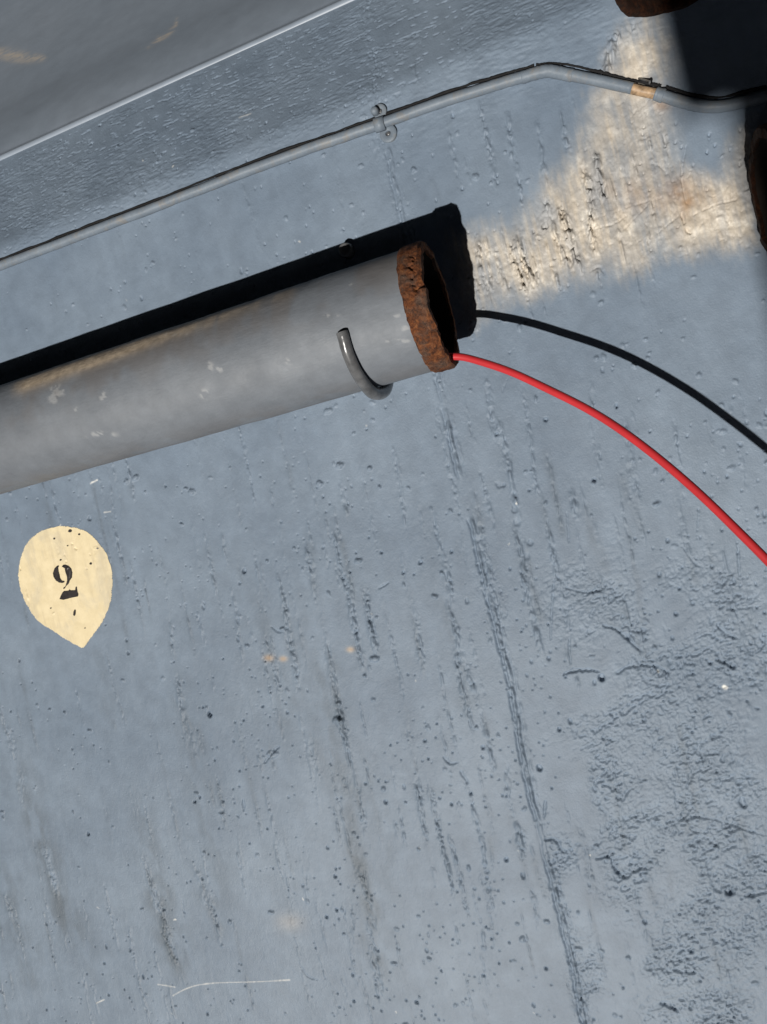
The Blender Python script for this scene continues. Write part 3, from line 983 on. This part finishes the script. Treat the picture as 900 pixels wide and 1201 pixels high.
def build_pipe(name, label, xcut, xfar, seed, wear_tint=False):
    sgn = 1 if xfar > xcut else -1
    root = empty(name, label, 'pipe', (xcut, YP, ZP + H), 'two cut ends of one line of pipe')
    L = abs(xfar - xcut)
    col_w = 0.0215
    V, q = pipe_shell(sgn * (col_w - 0.004), sgn * L, RP, 1000 if wear_tint else 120, 260, 0.0011, seed)
    body = mesh_object('pipe_body', V, q, M_PIPE, root)
    n = len(V)
    wr = np.zeros((n, 4), np.float32)
    wr[:, 3] = 1
    ang = np.arctan2(V[:, 2], V[:, 1])
    Pw = V + np.array([xcut, YP, ZP])
    px, py = project(Pw)
    facing = (V[:, 1] < 0.035)
    nzv = fbm(V[:, 0], V[:, 2] + V[:, 1], 0.02, 0.02, seed + 3, 4)
    if wear_tint:
        top = np.interp(px, [0, 463], [452, 291])
        dtop = py - top
        warm_tint = np.exp(-((dtop - 8) / 9.0) ** 2) * smooth(px, 8, 30) * smooth(300 - px, 0, 170) * 1.3  # pale warm streak along one long edge of the pipe
        warm_tint += 0.5 * np.exp(-((dtop - 8) / 8.0) ** 2) * smooth(px, 180, 260) * smooth(400 - px, 0, 80) * smooth(nzv, 0.4, 0.6)
        wr[:, 0] = np.clip(warm_tint * (0.45 + 0.9 * nzv), 0, 1) * facing
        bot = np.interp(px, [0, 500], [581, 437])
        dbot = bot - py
        wr[:, 1] = np.clip(0.6 * smooth(75 - dtop, 0, 65) * smooth(nzv, 0.35, 0.7) + 0.35 * np.exp(-(dbot / 14) ** 2) * smooth(nzv, 0.3, 0.6), 0, .7) * facing * (1 - wr[:, 0])  # patchy darker tone towards both long edges
        wv = np.zeros(n)
        for (a_, b_, c_, d_) in [(67, 458, 7, 5), (62, 468, 4, 4), (121, 465, 3, 4), (90, 483, 3, 4), (245, 430, 4, 4), (240, 462, 4, 4), (258, 432, 3, 3), (120, 510, 12, 3), (340, 423, 4, 3),
                                 (388, 370, 6, 1.6), (468, 400, 12, 1.4), (476, 386, 3, 3), (462, 370, 8, 1.5), (410, 333, 3, 2), (205, 392, 10, 1.5)]:
            wv += np.exp(-(((px - a_) / c_) ** 2 + ((py - b_) / d_) ** 2))
        wr[:, 2] = np.clip(wv * (smooth(fbm(V[:, 0], V[:, 2], 0.005, 0.005, seed + 4, 3), 0.5, 0.68)), 0, 0.24) * facing
    at = body.data.attributes.new('wear_tint', 'FLOAT_COLOR', 'POINT')
    at.data.foreach_set('color', wr.ravel())
    # rusted rim: ragged ring with a real wall thickness, open bore
    nt_, nr = 420, 34
    t = np.linspace(0, 2 * np.pi, nt_, endpoint=False)
    prof_ = []
    for k in range(40):
        prof_.append((col_w - col_w * k / 39, RP + 0.0019, 'o'))
    for k in range(1, 8):
        prof_.append((0.0, RP + 0.0019 - 0.0085 * k / 7, 'f'))
    for k in range(1, 7):
        prof_.append((0.003 * k / 6, RP - 0.0066, 'i'))
    VV = []
    for j, (xo, rr, kind) in enumerate(prof_):
        ca, sa = np.cos(t), np.sin(t)
        n1 = fbm(ca * 0.055 + xo * 2.3, sa * 0.055 + 5 + xo * 1.1, 0.009, 0.009, seed + 20, 4) - 0.5
        n2 = fbm(ca * 0.055 + xo * 5 + 2, sa * 0.055 + 8 - xo * 4, 0.004, 0.004, seed + 21, 2) - 0.5
        end_rag = (fbm(ca * 0.055, sa * 0.055 + 3, 0.014, 0.014, seed + 22, 3) - 0.5) * 0.0035
        if kind == 'o':
            f_ = xo / col_w
            bevel = 0.0016 * np.clip(1 - abs(f_ - 0) / 0.10, 0, 1) + 0.0022 * np.clip(1 - abs(1 - f_) / 0.14, 0, 1)
            rad = rr - bevel + n1 * 0.0017 + n2 * 0.0012
            # crack and flake running back from the lip, on the side that faces out
            if wear_tint:
                mid_f = 0.36 + 0.10 * np.sin(t * 23) + 0.05 * np.sin(t * 61)
                cr = np.exp(-(((f_ - mid_f) / 0.055) ** 2)) * smooth(t, 3.22, 3.30) * smooth(3.95 - t, 0, 0.2)
                cr2 = np.exp(-(((t - 3.25 + 0.05 * f_) / 0.026) ** 2)) * (f_ < 0.46)
                cr3 = np.exp(-(((t - 2.55 - 0.1 * f_) / 0.020) ** 2)) * (f_ < 0.3)
                rad = rad - cr * 0.0042 * (0.5 + 0.5 * np.sin(t * 37)) - cr2 * 0.0055 - cr3 * 0.003 + 0.0017 * (f_ < mid_f) * smooth(t, 2.6, 3.0) * smooth(3.25 - t, 0, .03) - 0.0012 * (f_ < mid_f) * smooth(t, 3.26, 3.3) * smooth(4.0 - t, 0, .2)
            xv = xo + end_rag * (1 - f_) + n2 * 0.0012
            if j == 0:
                rad = np.full(nt_, RP - 0.002)
        elif kind == 'f':
            rad = rr + n1 * 0.001
            xv = end_rag + n1 * 0.0022 + n2 * 0.001
        else:
            rad = rr + n1 * 0.0016
            xv = xo + end_rag
        VV.append(np.stack([sgn * (xv + 0 * t), rad * ca, rad * sa], 1))
    VV = np.vstack(VV)
    id_ = np.arange(len(prof_) * nt_).reshape(len(prof_), nt_)
    nxt = np.roll(id_, -1, axis=1)
    qq = np.stack([id_[:-1].ravel(), id_[1:].ravel(), nxt[1:].ravel(), nxt[:-1].ravel()], 1)
    rim = mesh_object('rusted_rim', VV, qq, M_RUST if wear_tint else M_RUST_SHADE, root)
    rim['label'] = 'flaking orange-brown rust round the cut end'
    t = np.linspace(0, 2 * np.pi, 64, endpoint=False)
    xx = np.linspace(0.002, L, 8)
    VV = np.vstack([np.stack([np.full(64, sgn * x_), (RP - 0.0062) * np.cos(t), (RP - 0.0062) * np.sin(t)], 1) for x_ in xx])
    id_ = np.arange(8 * 64).reshape(8, 64)
    nxt = np.roll(id_, -1, axis=1)
    qq = np.stack([id_[:-1].ravel(), nxt[:-1].ravel(), nxt[1:].ravel(), id_[1:].ravel()], 1)
    mesh_object('bore', VV, qq, M_INNER, root)
    return root


build_pipe('cut_pipe', 'grey painted iron pipe with rusted open end, red cable coming out of it', XP, 1.6, 600, True)
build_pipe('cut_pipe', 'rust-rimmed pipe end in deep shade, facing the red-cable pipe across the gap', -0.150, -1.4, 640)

# third, upright pipe whose rim just shows
RC = 0.055
cpt = on_plane([(801, 10)], D - 0.022)[0]
rc = empty('upright_pipe', 'dark rusty rim of an upright pipe in the shaded corner beyond the conduit', 'pipe', (cpt[0], D - 0.022 - RC, H + cpt[2]))
t = np.linspace(0, 2 * np.pi, 120, endpoint=False)


def ring_mesh(rows):
    VV = np.vstack(rows)
    n = len(rows[0])
    id_ = np.arange(len(rows) * n).reshape(len(rows), n)
    nxt = np.roll(id_, -1, axis=1)
    return VV, np.stack([id_[:-1].ravel(), nxt[:-1].ravel(), nxt[1:].ravel(), id_[1:].ravel()], 1)


rows = []
rg = (fbm(np.cos(t) * .055, np.sin(t) * .055, .012, .012, 700, 3) - .5)
for rr, zz in [(RC, -0.9), (RC, -0.45), (RC, -0.022)]:
    rows.append(np.stack([rr * np.cos(t), rr * np.sin(t), np.full(120, zz)], 1))
v_, q_ = ring_mesh(rows)
mesh_object('pipe_body', v_, q_, M_PIPE, rc)
rows = []
for k, (rr, zz) in enumerate([(RC - .001, -0.022), (RC + .0015, -0.019), (RC + .002, -.008), (RC + .001, -.001), (RC - .001, 0), (RC - .006, 0), (RC - .007, -.003), (RC - .007, -.06), (RC - .007, -.8)]):
    rows.append(np.stack([(rr + rg * .002) * np.cos(t), (rr + rg * .002) * np.sin(t), zz + rg * .004 * (zz > -.02)], 1))
v_, q_ = ring_mesh(rows)
mesh_object('rusted_rim', v_, q_, M_RUST_SHADE, rc)

# ------------------------------------------------------------------ pipe hook
rh = 0.0052


def on_pipe(px, R_):
    q = ray([px])[0]
    a = q[1] ** 2 + q[2] ** 2
    b_ = -2 * (q[1] * YP + q[2] * ZP)
    c_ = YP ** 2 + ZP ** 2 - R_ ** 2
    dsc = b_ * b_ - 4 * a * c_
    t_ = (-b_ - math.sqrt(max(dsc, 0))) / (2 * a)
    return q * t_


hook = empty('pipe_hook', 'black-shaded bent iron hook clasping the grey pipe', 'bracket', tuple(on_pipe((400, 388), RP) + UP))
HL = np.array(hook.location)
hp = [on_pipe((401, 389), RP + rh * 0.45), on_pipe((403, 395), RP + rh * 0.5), on_pipe((408, 413), RP + rh * 0.6), on_pipe((417, 434), RP + rh * 0.8), on_pipe((428, 451), RP + rh * 0.9), on_pipe((439, 461), RP + rh * 1.15)]
lst = hp[-1]
ph0 = math.atan2(lst[2] - ZP, lst[1] - YP)
for dph in (0.45, 0.9, 1.25):
    hp.append(np.array([lst[0] - 0.002 - 0.001 * dph, YP + (RP + rh * 1.2) * math.cos(ph0 - dph), ZP + (RP + rh * 1.2) * math.sin(ph0 - dph)]))
hp.append(np.array([lst[0] - 0.004, D + 0.004, hp[-1][2] - 0.006]))
hpp = catmull(hp, 10)
rads = np.full(len(hpp), rh)
rads[0] *= 0.93
rads = rads * (1 + 0.16 * np.clip((np.arange(len(hpp)) - 30) / 20, 0, 1))
v_, f_ = tube(hpp, rads, 20, True, 0.01, 3)
mesh_object('hook_rod', v_ + UP - HL, f_, M_HOOK, hook)
# stub of the hook's lower tang in the wall
st = on_plane([(409, 295)], D)[0]
v_, f_ = tube([st + np.array([0, 0.004, 0]), st + np.array([0, -0.006, 0.000]), st + np.array([0, -0.012, 0.001]), st + np.array([0, -0.0125, 0.001])], [0.0078, 0.0074, 0.0068, 0.004], 12, True, 0.03, 5)
mesh_object('tang', v_ + UP - HL, f_, M_HOOK, hook)

# ------------------------------------------------------------------ red cable: its depth comes from its own shadow on the wall
cab_px = np.array([(528, 417), (560, 423), (600, 436), (640, 455), (700, 485), (760, 527), (820, 578), (870, 627), (900, 657), (960, 722)], float)
cab_y = np.interp(cab_px[:, 0], [531, 577, 631, 686, 742, 801, 863, 928, 990], [0.6772, 0.672, 0.6627, 0.6527, 0.6406, 0.6266, 0.6126, 0.5996, 0.586])
cpts = [on_plane([p], y)[0] for p, y in zip(cab_px, cab_y)]
back = np.array([[XP + 0.16, YP + 0.01, ZP + 0.025], [XP + 0.05, cpts[0][1] + 0.001, cpts[0][2] - 0.004]])
tip = np.array([[cpts[-1][0] - 0.10, cpts[-1][1] - 0.06, cpts[-1][2] + 0.20], [cpts[-1][0] - 0.2, cpts[-1][1] - 0.12, cpts[-1][2] + 0.48], [cpts[-1][0] - 0.28, D, 1.0]])
path = catmull(np.vstack([back, cpts, tip]), 12)
for _ in range(30):
    path[1:-1] = 0.25 * path[:-2] + 0.5 * path[1:-1] + 0.25 * path[2:]
CL = np.array([cpts[0][0], cpts[0][1], cpts[0][2] + H])
v_, f_ = tube(path, 0.0032 * (1 + 0.04 * value_noise(np.arange(len(path)) * 1.0, np.zeros(len(path)), 7, 1, 820)), 14)
cable = mesh_object('cable', v_ + UP - CL, f_, M_CABLE, None, True, tuple(CL))
tag(cable, 'bright red cable curving out of the rusted pipe end', 'cable')

# ------------------------------------------------------------------ thin conduit along the wall
rcn = 0.0052
off = D - rcn * 0.72
cl_px = [(-140, 366), (0, 312), (150, 255), (300, 197), (430, 151), (520, 119), (590, 97), (628, 86)]
cr_px = [(655, 85), (700, 94), (745, 105), (772, 111)]


def cpath(px, n=8, y=off):
    P = np.array([on_plane([p], y)[0] for p in px])
    return catmull(P, n)


conduit = empty('conduit', 'thin grey painted conduit running above the pipe with a bend and bare end', 'conduit', tuple(on_plane([(430, 151)], off)[0] + UP))
CO = np.array(conduit.location)
pl = cpath(cl_px, 20)
pl[:, 1] += (value_noise(pl[:, 0], pl[:, 0] * 0, 0.03, 1, 800) - 0.5) * 0.0012
pl[:, 2] += (value_noise(pl[:, 0], pl[:, 0] * 0, 0.04, 1, 801) - 0.5) * 0.0010
v_, f_ = tube(pl, rcn, 16, True, 0.02, 4)
mesh_object('conduit_tube', v_ + UP - CO, f_, M_COND, conduit)
elb = catmull(np.vstack([cpath([(612, 91), (630, 85.5)], 2), cpath([(643, 83.5)], 1) if False else on_plane([(643, 83)], off - 0.0004), cpath([(657, 85.5), (672, 88.5)], 2)]), 6)
v_, f_ = tube(elb, rcn * 1.07, 16, True, 0.025, 6)
mesh_object('elbow', v_ + UP - CO, f_, M_COND, conduit)
p2 = cpath([(660, 86), (700, 94), (742, 103.5)], 8)
v_, f_ = tube(p2, rcn * 0.96, 16, True, 0.02, 7)
mesh_object('conduit_tube', v_ + UP - CO, f_, M_COND, conduit)
p3 = cpath([(738, 103), (755, 107), (770, 110)], 8)
v_, f_ = tube(p3, rcn * 0.86, 16, True, 0.01, 8)
o = mesh_object('bare_tube', v_ + UP - CO, f_, M_COPPER, conduit)
o['label'] = 'bare orange metal where the paint has gone'
p4 = cpath([(769, 109.5), (774, 111), (779, 112.5)], 4)
v_, f_ = tube(p4, rcn * 1.12, 14, True, 0.04, 9)
mesh_object('coupler', v_ + UP - CO, f_, M_COND, conduit)
p5 = cpath([(777, 112), (800, 119), (822, 124), (850, 124), (900, 112), (960, 96)], 8)
v_, f_ = tube(p5, rcn * 0.98, 16, True, 0.02, 10)
mesh_object('conduit_tube', v_ + UP - CO, f_, M_COND, conduit)

# black strip standing in for the shadow line under the conduit
for pts_, nm in ((cl_px, 0), ([(628, 86), (655, 85), (700, 94), (745, 105), (772, 111)], 1), ([(777, 112), (800, 119), (822, 124), (850, 124), (900, 112)], 2)):
    pm = cpath(pts_, 24, D - 0.0004)
    tg = np.gradient(pm, axis=0)
    tg /= np.linalg.norm(tg, axis=1)[:, None]
    pn_ = np.cross(tg, np.array([0, 1.0, 0]))
    pn_ *= np.sign(-pn_[:, 2])[:, None]
    pm = pm + pn_ * (rcn * 0.98 + 0.0024)
    pm[:, 2] += (value_noise(pm[:, 0], pm[:, 0] * 0, 0.012, 1, 810) - 0.5) * 0.0012
    pm[:, 1] = wall_y(pm[:, 0], pm[:, 2]) - 0.0004
    rd = 0.0008 + 0.0013 * value_noise(pm[:, 0], pm[:, 0] * 0, 0.018, 1, 811)
    v_, f_ = tube(pm, rd, 8, True, 0.1, 12)
    o = mesh_object('shade_strip', v_ + UP - CO, f_, M_SHADE_STRIP, conduit)
    o['label'] = 'black strip in place of the shadow line along the conduit'

# saddle clip
clip = empty('conduit_clip', 'small two-eared saddle clip with screw holes holding the thin conduit', 'clip', tuple(on_plane([(447, 145)], D)[0] + UP))
KO = np.array(clip.location)
c0 = on_plane([(446, 146)], off)[0]
c1 = on_plane([(432, 150.5)], off)[0]
ax = (c1 - c0) / np.linalg.norm(c1 - c0)
perp = np.cross(ax, np.array([0, 1.0, 0]))
perp /= np.linalg.norm(perp)
if perp[2] < 0:
    perp = -perp                     # towards world up = picture down
VV, FF = [], []
ns = 14
for k in range(ns + 1):
    a_ = math.pi * k / ns
    for hw in (-0.0052, 0.0052):
        for rr in (rcn + 0.0004, rcn + 0.0019):
            VV.append(c0 + ax * hw + perp * rr * math.cos(a_) + np.array([0, -1.0, 0]) * rr * math.sin(a_))
for k in range(ns):
    b0, b1 = 4 * k, 4 * (k + 1)
    FF += [(b0 + 1, b1 + 1, b1 + 3, b0 + 3), (b0, b0 + 2, b1 + 2, b1), (b0, b1, b1 + 1, b0 + 1), (b0 + 2, b0 + 3, b1 + 3, b1 + 2)]
FF += [(0, 1, 3, 2), (4 * ns, 4 * ns + 2, 4 * ns + 3, 4 * ns + 1)]
mesh_object('saddle', np.array(VV) + UP - KO, FF, M_COND, clip)


def ear(center, rad, hole, thick):
    n = 28
    t_ = np.linspace(0, 2 * np.pi, n, endpoint=False)
    rows_ = []
    for rr, dy in [(rad, 0.001), (rad, -thick + .0005), (rad - .0005, -thick), (hole + .0004, -thick), (hole, -thick + .0004), (hole, 0.001)]:
        rows_.append(np.stack([center[0] + rr * np.cos(t_), np.full(n, center[1] + dy), center[2] + rr * np.sin(t_)], 1))
    return ring_mesh(rows_)


for pxy, rad in (((456, 157), 0.0088), ((446, 131), 0.0072)):
    ec = on_plane([pxy], D - 0.0005)[0]
    v_, q_ = ear(ec, rad, 0.0026, 0.0026)
    e_ = mesh_object('ear', v_ + UP - KO, q_, M_COND, clip)
    n = 12
    t_ = np.linspace(0, 2 * np.pi, n, endpoint=False)
    rows_ = [np.stack([ec[0] + rr * np.cos(t_), np.full(n, ec[1] - dy), ec[2] + rr * np.sin(t_)], 1) for rr, dy in [(.0022, -.002), (.0022, .0010), (.0016, .0018), (.0002, .0020)]]
    v_, q_ = ring_mesh(rows_)
    mesh_object('screw', v_ + UP - KO, q_, M_HOOK, e_)
# bolt boss beside the clip that throws the short black shadow
bc = on_plane([(442, 133)], D)[0]
v_, f_ = tube([bc + np.array([0, .002, 0]), bc + np.array([0, -.008, 0]), bc + np.array([0, -.0105, 0])], [.0042, .004, .0026], 10, True, .02, 3)
mesh_object('bolt', v_ + UP - KO, f_, M_COND, clip)

# short nail above the bare conduit
na = on_plane([(747, 91)], D + 0.003)[0]
nbp = on_plane([(763, 96)], D - 0.012)[0]
v_, f_ = tube([na, na * .4 + nbp * .6, nbp, nbp + (nbp - na) * 0.02], [.0011, .0011, .0011, .002], 8)
nl = mesh_object('nail', v_ + UP - (na + UP), f_, M_HOOK, None, True, tuple(na + UP))
tag(nl, 'small bent dark nail in the wall beside the bare conduit end', 'nail')

# ------------------------------------------------------------------ unseen block added between the sun and the corner to cast its shade
PT = 3.0                                    # metres out from the wall along the wall's normal
OX, OZ = 0.18856 * PT, 0.57096 * PT
sun_blocker = empty('sun_blocker', 'tall rendered block with plinth and coping, added out of view to shade the corner', 'sun_blocker', (-0.2, D - PT, 0))


def box(x0, x1, y0, y1, z0_, z1_):
    V = [(x0, y0, z0_), (x1, y0, z0_), (x1, y1, z0_), (x0, y1, z0_), (x0, y0, z1_), (x1, y0, z1_), (x1, y1, z1_), (x0, y1, z1_)]
    return V, [(0, 3, 2, 1), (4, 5, 6, 7), (0, 1, 5, 4), (1, 2, 6, 5), (2, 3, 7, 6), (3, 0, 4, 7)]


def block(nm, bx, par, mat, bev=0.012):
    v_, f_ = box(*bx)
    o = mesh_object(nm, np.array(v_) - np.array(par.location), f_, mat, par, smooth_shade=False)
    bv = o.modifiers.new('bevel', 'BEVEL')
    bv.width = bev
    bv.segments = 3
    return o


block('shaft', (-0.7, -0.150 + OX, D - PT - 0.35, D - PT, 0.0, 4.3), sun_blocker, M_BLOCKER)
block('blocker_plinth', (-0.74, -0.111 + OX, D - PT - 0.39, D - PT + 0.003, 0.0, H + OZ - 0.270), sun_blocker, M_BLOCKER)  # wider foot shapes the lower part of the cast shade
block('coping', (-0.76, -0.09 + OX, D - PT - 0.41, D - PT + 0.06, 4.302, 4.4), sun_blocker, M_BLOCKER)

# unseen blockers added to cut skylight: slab overhead, block across the yard
slab = empty('overhead_blocker', 'flat slab added overhead out of view to cut skylight', 'overhead_blocker', (0, D, H + 1.95))
block('slab', (-4.0, 5.0, D - 2.15, D - 0.002, H + 1.95, H + 2.1), slab, M_BLOCKER)
block('fascia', (-4.02, 5.02, D - 2.19, D - 2.152, H + 1.95, H + 2.14), slab, M_BLOCKER)
far_blocker = empty('far_blocker', 'plain dark block added across the yard, out of view, to cut skylight', 'far_blocker', (0, D - 8.0, 0))
block('far_blocker_wall', (-9, 9, D - 12, D - 7.6, 0.0, 4.3), far_blocker, M_BLOCKER)
block('parapet', (-9.1, 9.1, D - 12.1, D - 7.5, 4.302, 4.5), far_blocker, M_BLOCKER)

for nm, xa, xb, lb in (('blocker_wall', -3.4, -3.1, 'dark side wall added out of view to cut skylight on the deep-shade side'), ('blocker_wall', 3.6, 3.9, 'dark side wall added out of view to cut skylight on the sunny side')):
    yw = empty(nm, lb, 'wall', (xa, D - 4, 0))  # unseen side walls, added to darken the shadows
    block('masonry', (xa, xb, D - 7.45, D - 0.3, 0.0, 4.2), yw, M_BLOCKER)
    block('coping', (xa - 0.04, xb + 0.04, D - 7.45, D - 0.3, 4.202, 4.28), yw, M_BLOCKER)
